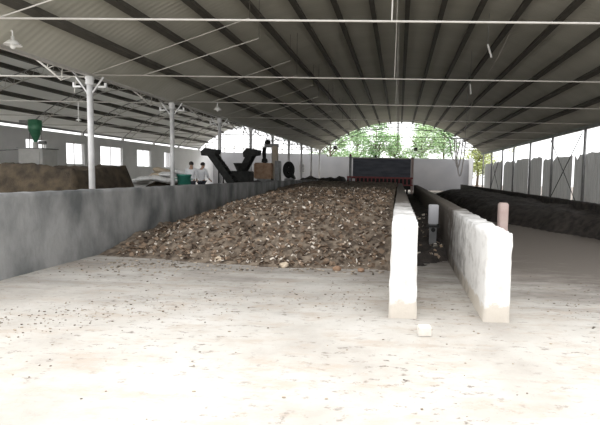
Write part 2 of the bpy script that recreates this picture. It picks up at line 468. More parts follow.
# ------------------------------------------------------------------ right side: posts, sheets, braces
RP = [9.9, 14.9, 20.0, 25.1, 30.3, 35.3, 40.3, 44.6, 49.7, 54.65]
for k, y in enumerate(RP):
    t = thing('steel_post', 'dark steel post on the right side, ' + ('nearest the front' if k == 0 else '%s from the front' % ORD[k]), 'post', (XR, y, 0), 'right side posts')
    bm = B(); tube(bm, [(XR, y, .02), (XR, y, ZE-.16)], .075, 12); obj('shaft', bm, M['dsteel'], t, True)
    bm = B(); box(bm, XR-.15, XR+.15, y-.15, y+.15, 0, .02); obj('base_plate', bm, M['dsteel'], t)
def sheet(y0, y1, top):
    bm = B(); n = max(6, int((y1-y0)/.12)); ring = []
    for k in range(n+1):
        y = y0+(y1-y0)*k/n; x = XR+.30+.03*math.sin(k*2.1)+.05*fbm(y, 3, 0, .7)
        z = top + .10*fbm(y, top, 0, .9) - (.30*math.exp(-((k/n-.9)/.05)**2) if k < n else 0)
        ring.append((bm.verts.new((x, y, .0)), bm.verts.new((x, y, z)), bm.verts.new((x+.02, y, .0)), bm.verts.new((x+.02, y, z))))
    for a, b in zip(ring, ring[1:]):
        bm.faces.new((a[0], b[0], b[1], a[1])); bm.faces.new((a[2], a[3], b[3], b[2])); bm.faces.new((a[1], b[1], b[3], a[3])); bm.faces.new((a[0], a[2], b[2], b[0]))
    bm.faces.new((ring[0][0], ring[0][1], ring[0][3], ring[0][2])); bm.faces.new((ring[-1][0], ring[-1][2], ring[-1][3], ring[-1][1]))
    return bm
SH = [(7.9, 14.2, 2.95), (14.3, 19.6, 3.0), (19.75, 22.9, 2.95), (23.3, 27.3, 3.05), (27.65, 31.3, 3.05), (31.55, 33.2, 3.0), (33.35, 36.6, 3.15), (36.85, 41.2, 3.2), (41.35, 45.5, 3.15), (45.8, 50.8, 3.25), (51.0, 55.3, 3.2)]
for k, (a, b, z) in enumerate(SH):
    o = origin(obj('wall_sheet', sheet(a, b, z), M['sheet']))
    tag(o, 'tall grey sheet closing the right side, ' + ('nearest the front' if k == 0 else ('%s from the front' % ORD[k] if k < 10 else 'farthest from the front')), 'sheet', 'grey sheets along the right side')
for (ya, yb) in ((25.1, 30.3), (44.6, 49.7)):
    t = thing('cross_brace', 'dark crossed bracing rods between right side posts, ' + ('nearer pair' if ya < 30 else 'farther pair'), 'brace', (XR-.02, (ya+yb)/2, .1))
    for s in (0, 1):
        bm = B(); xo = XR-.12-.05*s
        tube(bm, [(xo, ya+.1, .3 if s else ZE-.3), (xo, yb-.1, ZE-.3 if s else .3)], .025, 6); obj('rod', bm, M['blackm'], t)
# white end panel at the far right corner
bm = B(); box(bm, 8.35, 8.75, YW-.6, YW-.2, 0, 4.0); o = origin(obj('gate_pillar', bm, M['plaster']))
tag(o, 'white pillar at the far right corner of the shed', 'pillar')

# ------------------------------------------------------------------ trough walls
def rough_wall(x0, x1, y0, y1, zt, ystep, amp, taper=0, fine_to=None):
    """box shell of quads with chipped, slightly wobbly surface"""
    bm = B()
    ysl = [y0]; 
    while ysl[-1] < y1-1e-3:
        y = ysl[-1]; st = ystep if (fine_to is None or y < fine_to) else ystep*6
        ysl.append(min(y1, y+st))
    nx = max(2, int((x1-x0)/.05)); nz = max(4, int(zt/.07))
    idx = {}
    def V(i, j, k):
        if (i, j, k) in idx: return idx[i, j, k]
        x = x0+(x1-x0)*i/nx; y = ysl[j]; z = zt*k/nz
        x -= taper*0; cx = (x0+x1)/2
        x = cx+(x-cx)*(1-taper*k/nz)
        e = (i in (0, nx)) + (j in (0, len(ysl)-1)) + (k == nz)
        d = fbm(x, y, z, 5, 4)*amp
        if e >= 2: d -= amp*.9*max(0, fbm(x+9, y, z, 7, 3)+.25)
        if i == 0: x -= d
        if i == nx: x += d
        if j == 0: y -= d
        if k == nz: z += d*.9
        if k == 0: z = 0
        idx[i, j, k] = bm.verts.new((x, y, z)); return idx[i, j, k]
    ny = len(ysl)-1
    for j in range(ny):
        for k in range(nz):
            bm.faces.new((V(0, j, k), V(0, j, k+1), V(0, j+1, k+1), V(0, j+1, k))); bm.faces.new((V(nx, j, k), V(nx, j+1, k), V(nx, j+1, k+1), V(nx, j, k+1)))
        for i in range(nx):
            bm.faces.new((V(i, j, nz), V(i+1, j, nz), V(i+1, j+1, nz), V(i, j+1, nz)))
    for i in range(nx):
        for k in range(nz):
            bm.faces.new((V(i, 0, k), V(i+1, 0, k), V(i+1, 0, k+1), V(i, 0, k+1))); bm.faces.new((V(i, ny, k), V(i, ny, k+1), V(i+1, ny, k+1), V(i+1, ny, k)))
    return bm
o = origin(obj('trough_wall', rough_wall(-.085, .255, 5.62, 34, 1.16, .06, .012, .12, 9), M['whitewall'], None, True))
tag(o, 'whitewashed concrete trough wall seen end on, right of the compost pile', 'wall')
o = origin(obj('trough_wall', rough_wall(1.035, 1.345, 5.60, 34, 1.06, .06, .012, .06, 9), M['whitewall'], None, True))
tag(o, 'whitewashed concrete trough wall at right, its long left side in view', 'wall')
o = origin(obj('trough_wall', rough_wall(-6.22, -5.92, 4.2, 36, 1.29, .10, .014, .03, 14), M['concrete'], None, True))
tag(o, 'long stained grey concrete trough wall left of the compost pile', 'wall')
o = origin(obj('trough_wall', rough_wall(6.35, 6.65, 12.0, 50, .92, .15, .012, .03, 20), M['darkcompost'], None, True))
tag(o, 'low dark stained wall at right behind the dark windrow', 'wall')

# ------------------------------------------------------------------ heaps
def heap(name, f, xs, ys, m, label, cat, bumps=(.06, 1.6, .025, 7)):
    bm = B(); rows = []
    for y in ys:
        row = []
        for x in xs:
            z = f(x, y)
            if z > .004:
                k = min(1, z/.15)
                z += k*(bumps[0]*fbm(x, y, 1, bumps[1], 3) + bumps[2]*fbm(x, y, 5, bumps[3], 4))
                z = max(z, .006)
            row.append(bm.verts.new((x, y, z)))
        rows.append(row)
    for a, b in zip(rows, rows[1:]):
        for k in range(len(xs)-1):
            if max(a[k].co.z, a[k+1].co.z, b[k].co.z, b[k+1].co.z) > .004:
                bm.faces.new((a[k], a[k+1], b[k+1], b[k]))
    for v in [v for v in bm.verts if not v.link_faces]: bm.verts.remove(v)
    o = origin(obj(name, bm, m, None, True)); tag(o, label, cat)
    return o
def rng(a, b, st):
    n = max(1, int(round((b-a)/st))); return [a+(b-a)*k/n for k in range(n+1)]

def pile_f(x, y):
    toe = 8.45 + .45*fbm(x, 0, 2, .5, 2)*.6 + max(0, -2.5-x)*.20
    s = (y-toe)*(.16+.34*sstep(-5.7, -3.9, x))
    cap = .42 + (1.10-.42)*sstep(-5.9, -3.4, x)
    cap = cap*(1-sstep(10, 30, y)) + (1.15)*sstep(10, 30, y)
    z = cap*(1-math.exp(-max(0, s)/max(.1, cap)*1.35))
    return z*(1-sstep(35.0, 36.6, y)) if s > 0 else 0
pxs = rng(-5.90, -.115, .055)
pys = rng(8.0, 13, .055) + rng(13, 36.6, .22)[1:]
pile = heap('compost_pile', pile_f, pxs, pys, M['compost'], 'brown compost pile flecked with pale bits, between grey wall and whitewashed wall', 'compost pile', (.10, 1.3, .05, 6))
def flakes(f, n, xr, yr, size, zoff=.02, flat=.6, bumps=(.10, 1.3, .05, 6), yb=1.6):
    bm = B()
    c = 0
    while c < n:
        x = random.uniform(*xr); y = yr[0]+(yr[1]-yr[0])*random.random()**yb
        z = f(x, y)
        if z < .02: continue
        k = min(1, z/.15); z += k*(bumps[0]*fbm(x, y, 1, bumps[1], 3) + bumps[2]*fbm(x, y, 5, bumps[3], 4))
        s = random.uniform(*size); 
        Mx = Matrix.Translation((x, y, z+zoff)) @ Matrix.Rotation(random.uniform(0, 6.3), 4, 'Z') @ Matrix.Rotation(random.uniform(-1, 1), 4, 'X') @ Matrix.Rotation(random.uniform(-1, 1), 4, 'Y')
        h = s*.18
        pts = [(-s, -s*flat*random.uniform(.5, 1), 0), (s*random.uniform(.6, 1), -s*flat, 0), (s, s*flat*random.uniform(.4, 1), 0), (-s*random.uniform(.4, 1), s*flat, 0)]
        lo = [bm.verts.new(Mx @ Vector(p)) for p in pts]; hi = [bm.verts.new(Mx @ Vector((p[0]*.9, p[1]*.9, h))) for p in pts]
        bm.faces.new(lo); bm.faces.new(hi)
        for q in range(4): bm.faces.new((lo[q], lo[(q+1) % 4], hi[(q+1) % 4], hi[q]))
        c += 1
    return bm
o = obj('pale_flakes', flakes(pile_f, 2100, (-5.7, -.2), (8.5, 20), (.012, .045)), M['flake'], pile); o['kind'] = 'stuff'; o['label'] = 'pale straw and shell flecks'
o = obj('brown_clods', flakes(pile_f, 3200, (-5.7, -.2), (8.5, 18), (.02, .06), flat=.9), M['clod'], pile); o['kind'] = 'stuff'

def narrow_f(x, y):
    s = (y-9.7-.9*fbm(x, y, 3, 1.6, 3))*.22
    return .5*(1-math.exp(-max(0, s)/.4))*(1-sstep(31, 33, y)) if s > 0 else 0
nar = heap('compost_strip', narrow_f, rng(.265, 1.02, .055), rng(9, 14, .06)+rng(14, 33, .25)[1:], M['darkcompost'], 'dark compost lying in the narrow gap between two whitewashed walls', 'compost', (.05, 2, .04, 7))
o = obj('pale_flakes', flakes(narrow_f, 60, (.32, .97), (9.6, 16), (.015, .06), bumps=(.05, 2, .04, 7)), M['flake'], nar); o['kind'] = 'stuff'

def wind_f(x, y):
    toe = 5.75 - .42*max(0, min(y, 20)-14) - .02*max(0, y-20) + .25*fbm(x, y, 4, .5, 2)
    s = (x-toe)*.9*sstep(11.3, 13.5, y)*(1-sstep(38, 42, y))
    return .72*(1-math.exp(-max(0, s)/.45)) if s > 0 else 0
heap('compost_windrow', wind_f, rng(2.8, 6.33, .12), rng(11, 42, .2), M['darkcompost'], 'dark windrow heaped along the low wall at right', 'compost heap', (.10, .9, .06, 4))

def brown_f(x, y):
    e = min(x+19, -10.05-x, (y-14.6), 18.7-y)
    top = 1.72+.12*fbm(x, y, 8, .5, 2)
    return max(0, min(top, e*2.0*top)) if e > 0 else 0
heap('straw_heap', brown_f, rng(-19.2, -10.0, .12), rng(14.5, 18.8, .12), M['straw'], 'flat topped brown heap behind the nearest column in left bay', 'straw heap', (.12, .8, .10, 3))
def low_f(x, y):
    e = min(x+9.3, -8.15-x, y-19.75, 22.3-y)
    return max(0, min(.34, e*1.2)) if e > 0 else 0
def sackheap_f(x, y):
    r = math.hypot((x+11.05)/1.75, (y-22.5)/1.5)
    return max(0, 1.32*(1-r*r))
heap('earth_heap', sackheap_f, rng(-12.9, -9.25, .1), rng(21, 24, .1), M['straw'], 'brown earth heap under the white sacks behind the second column', 'earth heap', (.06, 1.5, .05, 5))
def far_f(x, y):
    u = sstep(-8.85, -8.0, x)*(1-sstep(-5.0, -4.0, x))
    v = sstep(37, 38.4, y)*(1-sstep(43, 45, y))
    return 1.25*u*v
heap('compost_mound', lambda x, y: far_f(x, y)*(1+.25*fbm(x, y, 6, .7, 2)), rng(-8.85, -4.6, .15), rng(37, 45, .15), M['darkcompost'], 'low dark mound before the far wall, left of the turning machine', 'compost heap', (.1, .9, .06, 4))

# ------------------------------------------------------------------ posts and blocks by the trough walls
t = thing('trough_post', 'short pale post with a dark foot bracket standing in the narrow gap', 'post', (.80, 10.9, 0))
bm = B(); box(bm, .69, .91, 10.8, 11.0, .62, 1.06, .012); obj('head', bm, M['yardwall'], t)
bm = B(); box(bm, .72, .88, 10.82, 10.98, 0, .62, .01); obj('shaft', bm, M['dsteel'], t)
bm = B(); box(bm, .66, .94, 10.79, 11.01, .55, .60); tube(bm, [(.80, 10.8, .50), (.80, 10.76, .50)], .05, 10); obj('bracket', bm, M['blackm'], t)
bm = B(); box(bm, 1.86, 2.03, 8.9, 9.08, 0, 1.24, .02); o = origin(obj('stub_post', bm, M['pink']))
tag(o, 'pinkish concrete stub post standing behind the right whitewashed wall', 'post')
bm = B(); obox(bm, Vector((.315, 5.05, .052)), (.135, .11, .10), Matrix.Rotation(.12, 3, 'Z'), .006); o = origin(obj('brick', bm, M['cream']))
tag(o, 'cream brick lying alone on the ground in front of the two walls', 'brick')

# loose litter on the ground: countless crumbs, one object
bm = B()
def crumb(x, y, s):
    v = ball(bm, (x, y, s*.35), s, 1, (random.uniform(.7, 1.5), random.uniform(.6, 1), .5))
for k in range(900):
    x = random.uniform(-6, 8); y = random.uniform(2.4, 12)
    if x < -5.8 or -.2 < x < .35 and y > 5.4 or .95 < x < 1.45 and y > 5.4: continue
    if pile_f(x, y) > 0: continue
    dens = .25+.75*max(0, fbm(x, y, 2, .45, 2)+.35)
    if random.random() > dens: continue
    crumb(x, y, random.choice((.006, .008, .010, .014)))
for k in range(700):
    cx, cy, sp = random.choice(((-3.9, 5.3, .45), (-3.0, 5.6, .5), (-4.3, 4.6, .3), (-2.6, 6.3, .6), (-.9, 6.6, .6), (2.6, 6.4, .8)))
    x = random.gauss(cx, sp); y = random.gauss(cy, sp*.7)
    if .9 < x < 1.5 or pile_f(x, y) > 0: continue
    crumb(x, y, random.choice((.005, .006, .008, .010, .014)))
for k in range(160):
    x = random.uniform(-5.8, -3.6); y = random.gauss(8.1, .5)
    if pile_f(x, y) == 0 and x > -5.85: crumb(x, y, random.choice((.01, .014, .02)))
for k in range(220):
    x = random.uniform(-5.2, -.2); y = 8.3+random.gauss(0, .22)
    if pile_f(x, y) == 0: crumb(x, y, random.choice((.01, .016, .022, .03)))
o = origin(obj('ground_litter', bm, M['litter'], None, True)); tag(o, 'brown crumbs and grit scattered over the pale ground', 'litter', None, 'stuff')
# a few big clods at the pile's toe
CL = [(-2.02, 8.45, .065, 'pale clod at the toe of the pile, left of its middle'), (-1.05, 8.33, .06, 'orange brown clod at the toe of the pile, near its middle'),
      (-.62, 8.28, .05, 'orange brown clod at the toe of the pile, close to the white wall'), (-3.35, 8.75, .07, 'pale clod at the toe of the pile, toward the grey wall')]
for x, y, s, lab in CL:
    bm = B(); vs = ball(bm, (x, y, s*.7), s, 3, (1.2, 1, .8))
    for v in vs: v.co += (v.co-Vector((x, y, s*.7)))*.35*fbm(v.co.x, v.co.y, v.co.z, 14, 3)
    o = origin(obj('clod', bm, M['sacktan'] if 'orange' not in lab else M['brown'], None, True)); tag(o, lab, 'clod')

# ------------------------------------------------------------------ sacks
def sack_mesh(m):
    bm = B(); bmesh.ops.create_cube(bm, size=1)
    bmesh.ops.subdivide_edges(bm, edges=bm.edges[:], cuts=7, use_grid_fill=True)
    for v in bm.verts:
        x, y, z = v.co*2
        k = (1-abs(x)**4*.35)
        yy = y*(1-.22*abs(z)**2)*k; zz = z*(1-.45*abs(y)**3)*(1-.6*abs(x)**5)
        n_ = fbm(x*1.3, y*1.3, z*1.3, 1, 3)*.09
        v.co = Vector((x*.42*(1-.05*abs(y)), yy*.26+n_*.1, zz*.13+n_*.25))
    return bm
S = [(-10.05, 21.4, 1.28, .2, 'sack'), (-9.75, 21.9, 1.46, -.5, 'sacktan'), (-9.35, 21.3, 1.30, .1, 'sack'), (-9.2, 21.75, 1.50, -.2, 'sack'), (-8.75, 21.5, 1.24, .5, 'sack'), (-8.55, 22.2, 1.42, 1.1, 'sack'), (-8.95, 22.5, 1.62, .3, 'sack'), (-9.75, 22.4, 1.66, .2, 'sacktan'), (-10.6, 21.9, 1.14, .4, 'sack')]
SL = ['white sack at the lower left of the sack pile', 'tan sack in the middle of the sack pile', 'white sack in the middle of the front row of sacks', 'white sack lying on the front row of sacks',
      'white sack at the right end of the front row by the second column', 'white sack standing askew right of the second column', 'white sack topmost of the sack pile', 'tan sack topmost at the left of the sack pile', 'white sack at the far left end of the sack pile']
sm = {}
for (x, y, z, rz, mm), lab in zip(S, SL):
    if mm not in sm:
        o = sm[mm] = obj('sack', sack_mesh(mm), M[mm], None, True)
    else:
        o = sm[mm].copy(); C.objects.link(o)
    o.location = (x-1.5, y, z); o.rotation_euler = (random.uniform(-.15, .15), random.uniform(-.2, .2), rz)
    tag(o, lab, 'sack', 'sacks piled in left bay')
t = thing('bin', 'green plastic bin standing just left of the two people', 'bin', (-8.85, 19.45, 0))
bm = B(); r_ = lathe(bm, (-8.85, 19.45, 0), [(.20, 0), (.27, 1.48), (.29, 1.48), (.29, 1.55), (.25, 1.55), (.18, .04)], 20); bm.faces.new(r_[0]); bm.faces.new(r_[-1]); obj('body', bm, M['bin'], t, True)
for s in (-1, 1):
    bm = B(); tube(bm, [(-8.85+s*.26, 19.37, 1.36), (-8.85+s*.33, 19.37, 1.36), (-8.85+s*.33, 19.53, 1.36), (-8.85+s*.26, 19.53, 1.36)], .02, 6); obj('handle', bm, M['bin'], t)

# ------------------------------------------------------------------ people
def skin_obj(name, verts, edges, m, parent, sub=2):
    bm = B(); lay = bm.verts.layers.skin.verify()
    vs = []
    for i, (p, r) in enumerate(verts):
        v = bm.verts.new(p); v[lay].radius = r if isinstance(r, tuple) else (r, r); v[lay].use_root = (i == 0); vs.append(v)
    for a, b in edges: bm.edges.new((vs[a], vs[b]))
    me = bpy.data.meshes.new(name+'_cage'); bm.to_mesh(me); bm.free()
    o = bpy.data.objects.new(name+'_cage', me); C.objects.link(o)
    s = o.modifiers.new('s', 'SKIN'); s.use_smooth_shade = True
    q = o.modifiers.new('q', 'SUBSURF'); q.levels = sub; q.render_levels = sub
    dg = bpy.context.evaluated_depsgraph_get(); dg.update()
    m2 = bpy.data.meshes.new_from_object(o.evaluated_get(dg))
    bpy.data.objects.remove(o); bpy.data.meshes.remove(me)
    m2.name = name; m2.materials.clear(); m2.materials.append(m)
    for p in m2.polygons: p.use_smooth = True
    r = bpy.data.objects.new(name, m2); C.objects.link(r); r.parent = parent
    return r
def person(loc, rz, lean, label, reach):
    """stands with its back to the camera (faces +y), lean bends the trunk forward"""
    t = thing('person', label, 'person', loc, 'two people in white shirts', rz)
    def T(x, y, z):                        # bend everything above the hip forward
        if z > .92:
            d = Vector((0, y, z-.92)); d.rotate(Matrix.Rotation(-lean*min(1, (z-.92)/.25), 3, 'X')); return (x, d.y, d.z+.92)
        return (x, y, z)
    v = []; e = []
    def add(p, r, a=None):
        v.append((T(*p), r)); i = len(v)-1
        if a is not None: e.append((a, i))
        return i
    pel = add((0, 0, .95), (.15, .11)); wai = add((0, 0, 1.10), (.135, .10), pel); che = add((0, 0, 1.30), (.165, .115), wai)
    sho = add((0, 0, 1.42), (.13, .085), che); nk = add((0, .01, 1.51), .055, sho); hd0 = add((0, .02, 1.58), .075, nk); hd1 = add((0, .02, 1.66), (.08, .095), hd0); add((0, .015, 1.735), (.055, .07), hd1)
    no = add((0, .105, 1.635), .016, hd1)
    hands = []
    for s in (-1, 1):
        hip = add((s*.09, 0, .88), .095, pel); kn = add((s*.10, .02, .48), .062, hip); an = add((s*.10, -.01, .09), .042, kn); add((s*.105, .11, .035), .035, an)
        sh = add((s*.19, 0, 1.41), .058, sho); el = add((s*.24, .02+reach*.08, 1.14), .043, sh); wr = add((s*.20, .08+reach*.22, .98+reach*.04), .028, el)
        hands.append((s, wr))
        pa = add((s*.195, .12+reach*.28, .94+reach*.02), (.035, .02), wr)
        b = Vector((s*.195, .12+reach*.28, .94+reach*.02))
        for q in range(4):
            f0 = add((b.x+(q-1.5)*.018, b.y+.05, b.z-.03), .010, pa); f1 = add((b.x+(q-1.5)*.019, b.y+.075-.004*abs(q-1.5), b.z-.06), .009, f0); add((b.x+(q-1.5)*.019, b.y+.07, b.z-.085+.006*abs(q-1.5)), .0075, f1)
        th = add((b.x-s*.038, b.y+.02, b.z-.01), .011, pa); add((b.x-s*.05, b.y+.05, b.z-.03), .009, th)
    body = skin_obj('body', v, e, M['skin'], t)
    for s in (-1, 1):
        ee = B(); ball(ee, Vector(T(s*.032, .105, 1.668)), .012, 2); obj('eye', ee, M['hair'], t, True, True)
    m_ = B(); ball(m_, Vector(T(0, .098, 1.595)), .024, 2, (1, .35, .3)); obj('mouth', m_, M['brown'], t, True, True)
    for s in (-1, 1):
        er = B(); ball(er, Vector(T(s*.086, .01, 1.65)), .028, 2, (.35, .7, 1)); obj('ear', er, M['skin'], t, True, True)
    h = B(); vs = ball(h, (0, 0, 0), .105, 3, (.92, 1.08, 1.02))
    for q in [q for q in vs if q.co.y > .055 and q.co.z < .035 or q.co.z < -.07]: h.verts.remove(q)
    bmesh.ops.transform(h, matrix=Matrix.Translation(T(0, .005, 1.675)) @ Matrix.Rotation(-lean, 4, 'X'), verts=h.verts)
    o = obj('hair', h, M['hair'], t, True, True)
    md = o.modifiers.new('t', 'SOLIDIFY'); md.thickness = .012
    # shirt
    v2 = [(T(0, 0, .80), (.178, .138)), (T(0, 0, 1.10), (.160, .125)), (T(0, 0, 1.30), (.185, .135)), (T(0, 0, 1.42), (.150, .105)), (T(0, .005, 1.515), (.072, .072))]; e2 = [(0, 1), (1, 2), (2, 3), (3, 4)]
    for s in (-1, 1):
        k = len(v2); v2 += [(T(s*.19, 0, 1.415), .072), (T(s*.24, .02+reach*.08, 1.16), .060), (T(s*.21, .065+reach*.18, 1.02+reach*.04), .046)]; e2 += [(3, k), (k, k+1), (k+1, k+2)]
    skin_obj('shirt', v2, e2, M['shirt'], t)
    v3 = [((0, 0, .93), (.165, .122))]; e3 = []
    for s in (-1, 1):
        k = len(v3); v3 += [((s*.09, 0, .86), .108), ((s*.10, .02, .48), .080), ((s*.10, -.005, .10), .065)]; e3 += [(0, k), (k, k+1), (k+1, k+2)]
    skin_obj('trousers', v3, e3, M['trousers'], t)
    for s in (-1, 1):
        bm = B(); vs = ball(bm, (s*.105, .055, .04), .075, 2, (.62, 1.75, .6))
        for q in vs: q.co.z = max(q.co.z, 0)
        obj('shoe', bm, M['shoe'], t, True, True)
    return t
heap('earth_bank', low_f, rng(-9.35, -8.1, .1), rng(19.7, 22.4, .1), M['darkcompost'], 'low dark bank of earth under the two people', 'earth bank', (.0, 1, .01, 3))
person((-9.06, 20.6, .335), .25, .05, 'person in white shirt with dark hair, standing left of the pair, seen from behind', .4)
person((-8.98, 21.5, .335), -.3, .12, 'person in white shirt, right of the pair, nearest the black conveyor', .9)

# ------------------------------------------------------------------ black inclined conveyors
def conveyor(label, top, foot, w, head):
    """belt elevator from foot (on the ground) to head; both (x,y,z)"""
    t = thing('conveyor', label, 'conveyor', (foot[0], foot[1], 0), 'black feeding machines')
    a = Vector(foot); b = Vector(top); d = (b-a); L = d.length; dn = d.normalized()
    side = Vector((0, 1, 0)); up = side.cross(dn).normalized()
    if up.z < 0: up = -up
    R = Matrix((dn, side, up)).transposed()
    bm = B(); obox(bm, (a+b)/2, (L, w, .10), R); obj('belt', bm, M['black'], t)
    for s in (-1, 1):
        bm = B(); obox(bm, (a+b)/2+side*s*(w/2+.02), (L*1.0, .04, .34), R, .01); obj('side_plate', bm, M['blackm'], t)
    for k in range(10):
        p = a+d*((k+.5)/10)+up*.12; bm = B(); obox(bm, p, (.03, w, .16), R); obj('cleat', bm, M['blackm'], t)
    bm = B()
    hx, hz = head
    pts = [(-hx, -.22), (hx*.9, -.10), (hx*1.05, .16), (-hx*.55, .24), (-hx*1.1, .02)]
    f0 = [bm.verts.new((b.x+px, b.y-w/2-.07, b.z+pz*hz)) for px, pz in pts]; f1 = [bm.verts.new((b.x+px, b.y+w/2+.07, b.z+pz*hz)) for px, pz in pts]
    bm.faces.new(f0); bm.faces.new(f1)
    for k in range(5): bm.faces.new((f0[k], f0[(k+1) % 5], f1[(k+1) % 5], f1[k]))
    obj('head_hood', bm, M['blackm'], t)
    for s in (-1, 1):
        p = a+d*.72; bm = B(); tube(bm, [(p.x, p.y+s*(w/2+.02), p.z-.1), (p.x+.05, p.y+s*(w/2+.12), .0)], .035, 8); obj('leg', bm, M['blackm'], t)
    bm = B(); lathe(bm, (a.x, a.y, 0), [(.26, 0), (.26, .5), (.48, .95), (.50, .95), (.50, 1.0), (.44, 1.0), (.2, .5)], 4); obj('hopper', bm, M['blackm'], t)
    return t
conveyor('black inclined conveyor leaning up to the left, just right of the two people', (-9.12, 23.0, 2.62), (-7.45, 23.0, .35), .5, (.36, .8))
conveyor('black inclined conveyor with dark hood just left of the fourth column', (-8.2, 26.6, 2.76), (-9.5, 26.6, .35), .6, (.40, 1.1))
t = thing('crusher', 'dark squat crusher box below the conveyor hood, left of the fourth column', 'crusher', (-8.4, 25.4, 0))
bm = B(); box(bm, -8.95, -7.85, 25.0, 25.75, .4, 1.75, .03); obj('body', bm, M['blackm'], t)
bm = B(); r_ = lathe(bm, (-8.45, 25.38, 1.75), [(.22, 0), (.42, .42), (.39, .42), (.2, .03)], 4); obj('hopper', bm, M['blackm'], t)
for x in (-8.85, -7.95):
    bm = B(); box(bm, x-.06, x+.06, 25.05, 25.7, 0, .4); obj('foot', bm, M['dsteel'], t)

# brown wheeled machine with mast
t = thing('loading_machine', 'brown wheeled machine with tall tan mast and hanging black grab', 'machine', (-8.0, 29.6, 0))
bm = B(); box(bm, -8.72, -7.55, 29.2, 30.2, 1.30, 2.30, .06); obj('body', bm, M['brown'], t)
bm = B(); box(bm, -8.55, -7.65, 29.3, 30.1, 1.05, 1.30); obj('chassis', bm, M['dsteel'], t)
for x, y in ((-8.5, 29.12), (-7.7, 29.12), (-8.5, 30.28), (-7.7, 30.28)):
    bm = B(); s = 1 if y > 29.7 else -1
    tube(bm, [(x, y-.13, .60), (x, y-.10, .60), (x, y+.10, .60), (x, y+.13, .60)], [.52, .60, .60, .52], 24); wh = obj('wheel', bm, M['black'], t, False)
    bm = B(); tube(bm, [(x, y+s*.12, .60), (x, y+s*.15, .60)], .24, 16); obj('hub', bm, M['tan'], wh)
bm = B(); box(bm, -7.62, -7.30, 29.45, 29.8, 1.30, 3.40, .03); obj('mast', bm, M['tan'], t)
bm = B(); box(bm, -7.42, -7.14, 29.30, 29.95, .10, 2.45, .03); obj('mast_guide', bm, M['dsteel'], t)
bm = B(); box(bm, -8.15, -7.25, 29.5, 29.75, 3.28, 3.52, .03); obj('jib', bm, M['dsteel'], t)
bm = B(); ball(bm, (-7.95, 29.62, 3.60), .2, 2, (1, 1, .9)); obj('winch', bm, M['blackm'], t, True)
bm = B(); tube(bm, [(-8.12, 29.6, 3.3), (-8.18, 29.6, 2.95), (-8.14, 29.6, 2.5)], [.10, .13, .10], 10); lathe(bm, (-8.14, 29.6, 2.28), [(.05, 0), (.2, .08), (.18, .28), (.08, .32)], 12); obj('grab', bm, M['blackm'], t, True)

t.location = (-8.42, 30.3, 0)
# black tyre-shaped blower on the far dark mound
t = thing('blower', 'round black blower standing right of the brown machine', 'blower', (-7.75, 34.6, 0))
bm = B()
prof = []
n = 28
rings = []
for k in range(n):
    a = 2*PI*k/n; r0 = .44
    c = Vector((-8.0+r0*.55*math.cos(a), 34.6, 1.93+r0*math.sin(a)*.95)); u_ = Vector((math.cos(a), 0, math.sin(a)))
    rings.append([bm.verts.new(c+u_*.20*math.cos(2*PI*q/10)+Vector((0, .20, 0))*math.sin(2*PI*q/10)) for q in range(10)])
for k in range(n):
    a, b = rings[k], rings[(k+1) % n]
    for q in range(10): bm.faces.new((a[q], a[(q+1) % 10], b[(q+1) % 10], b[q]))
obj('casing', bm, M['black'], t, True)
bm = B(); tube(bm, [(-8.0, 34.5, 1.93), (-8.0, 34.7, 1.93)], .18, 18); obj('hub', bm, M['blackm'], t)
bm = B(); box(bm, -8.25, -7.6, 34.3, 34.9, 0, 1.32, .02); obj('stand', bm, M['dsteel'], t)
bm = B(); obox(bm, Vector((-7.72, 34.6, 1.5)), (.2, .4, .55), Matrix.Rotation(-.5, 3, 'Y')); obj('outlet', bm, M['blackm'], t)

# ------------------------------------------------------------------ green cyclone on grey cabinet
t = thing('dust_cyclone', 'green cone shaped cyclone hopper above the grey cabinet near left edge', 'cyclone', (-19.1, 24.5, 2.70))
bm = B(); r_ = lathe(bm, (-19.1, 24.5, 0), [(.08, 2.98), (.10, 3.10), (.30, 3.62), (.31, 3.64), (.31, 4.16), (.12, 4.20)], 24); bm.faces.new(r_[-1]); obj('cone', bm, M['green'], t, True)
bm = B(); tube(bm, [(-19.1, 24.5, 2.72), (-19.1, 24.5, 3.02)], .12, 14); obj('outlet_neck', bm, M['cabinet'], t)
bm = B(); box(bm, -19.9, -19.3, 24.4, 24.6, 3.98, 4.14); obj('inlet_duct', bm, M['dsteel'], t)
for s in (-1, 1):
    bm = B(); tube(bm, [(-19.1+s*.36, 24.5, 2.70), (-19.1+s*.30, 24.5, 3.66)], .02, 6); obj('support_leg', bm, M['dsteel'], t)
bm = B(); tube(bm, [(-18.9, 24.5, 3.0), (-18.55, 24.5, 3.0)], .09, 10); obj('motor', bm, M['dsteel'], t)
t = thing('cabinet', 'grey machine cabinet under the green cyclone near left edge', 'cabinet', (-19.1, 24.6, 0))
bm = B(); box(bm, -19.75, -18.45, 24.1, 25.2, .08, 2.68, .02); obj('body', bm, M['cabinet'], t)
bm = B(); box(bm, -19.8, -18.4, 24.05, 25.25, 2.66, 2.70); obj('top_plate', bm, M['dsteel'], t)
bm = B(); box(bm, -19.6, -18.6, 24.07, 24.1, .3, 2.5); obj('door', bm, M['cabinet'], t)
bm = B(); box(bm, -19.65, -18.55, 24.2, 25.1, 0, .08); obj('plinth', bm, M['dsteel'], t)
bm = B(); tube(bm, [(-24.0+1.2, 24.3, 2.42), (-19.75, 24.3, 2.62)], .03, 8); obj('feed_pipe', bm, M['dsteel'], t)

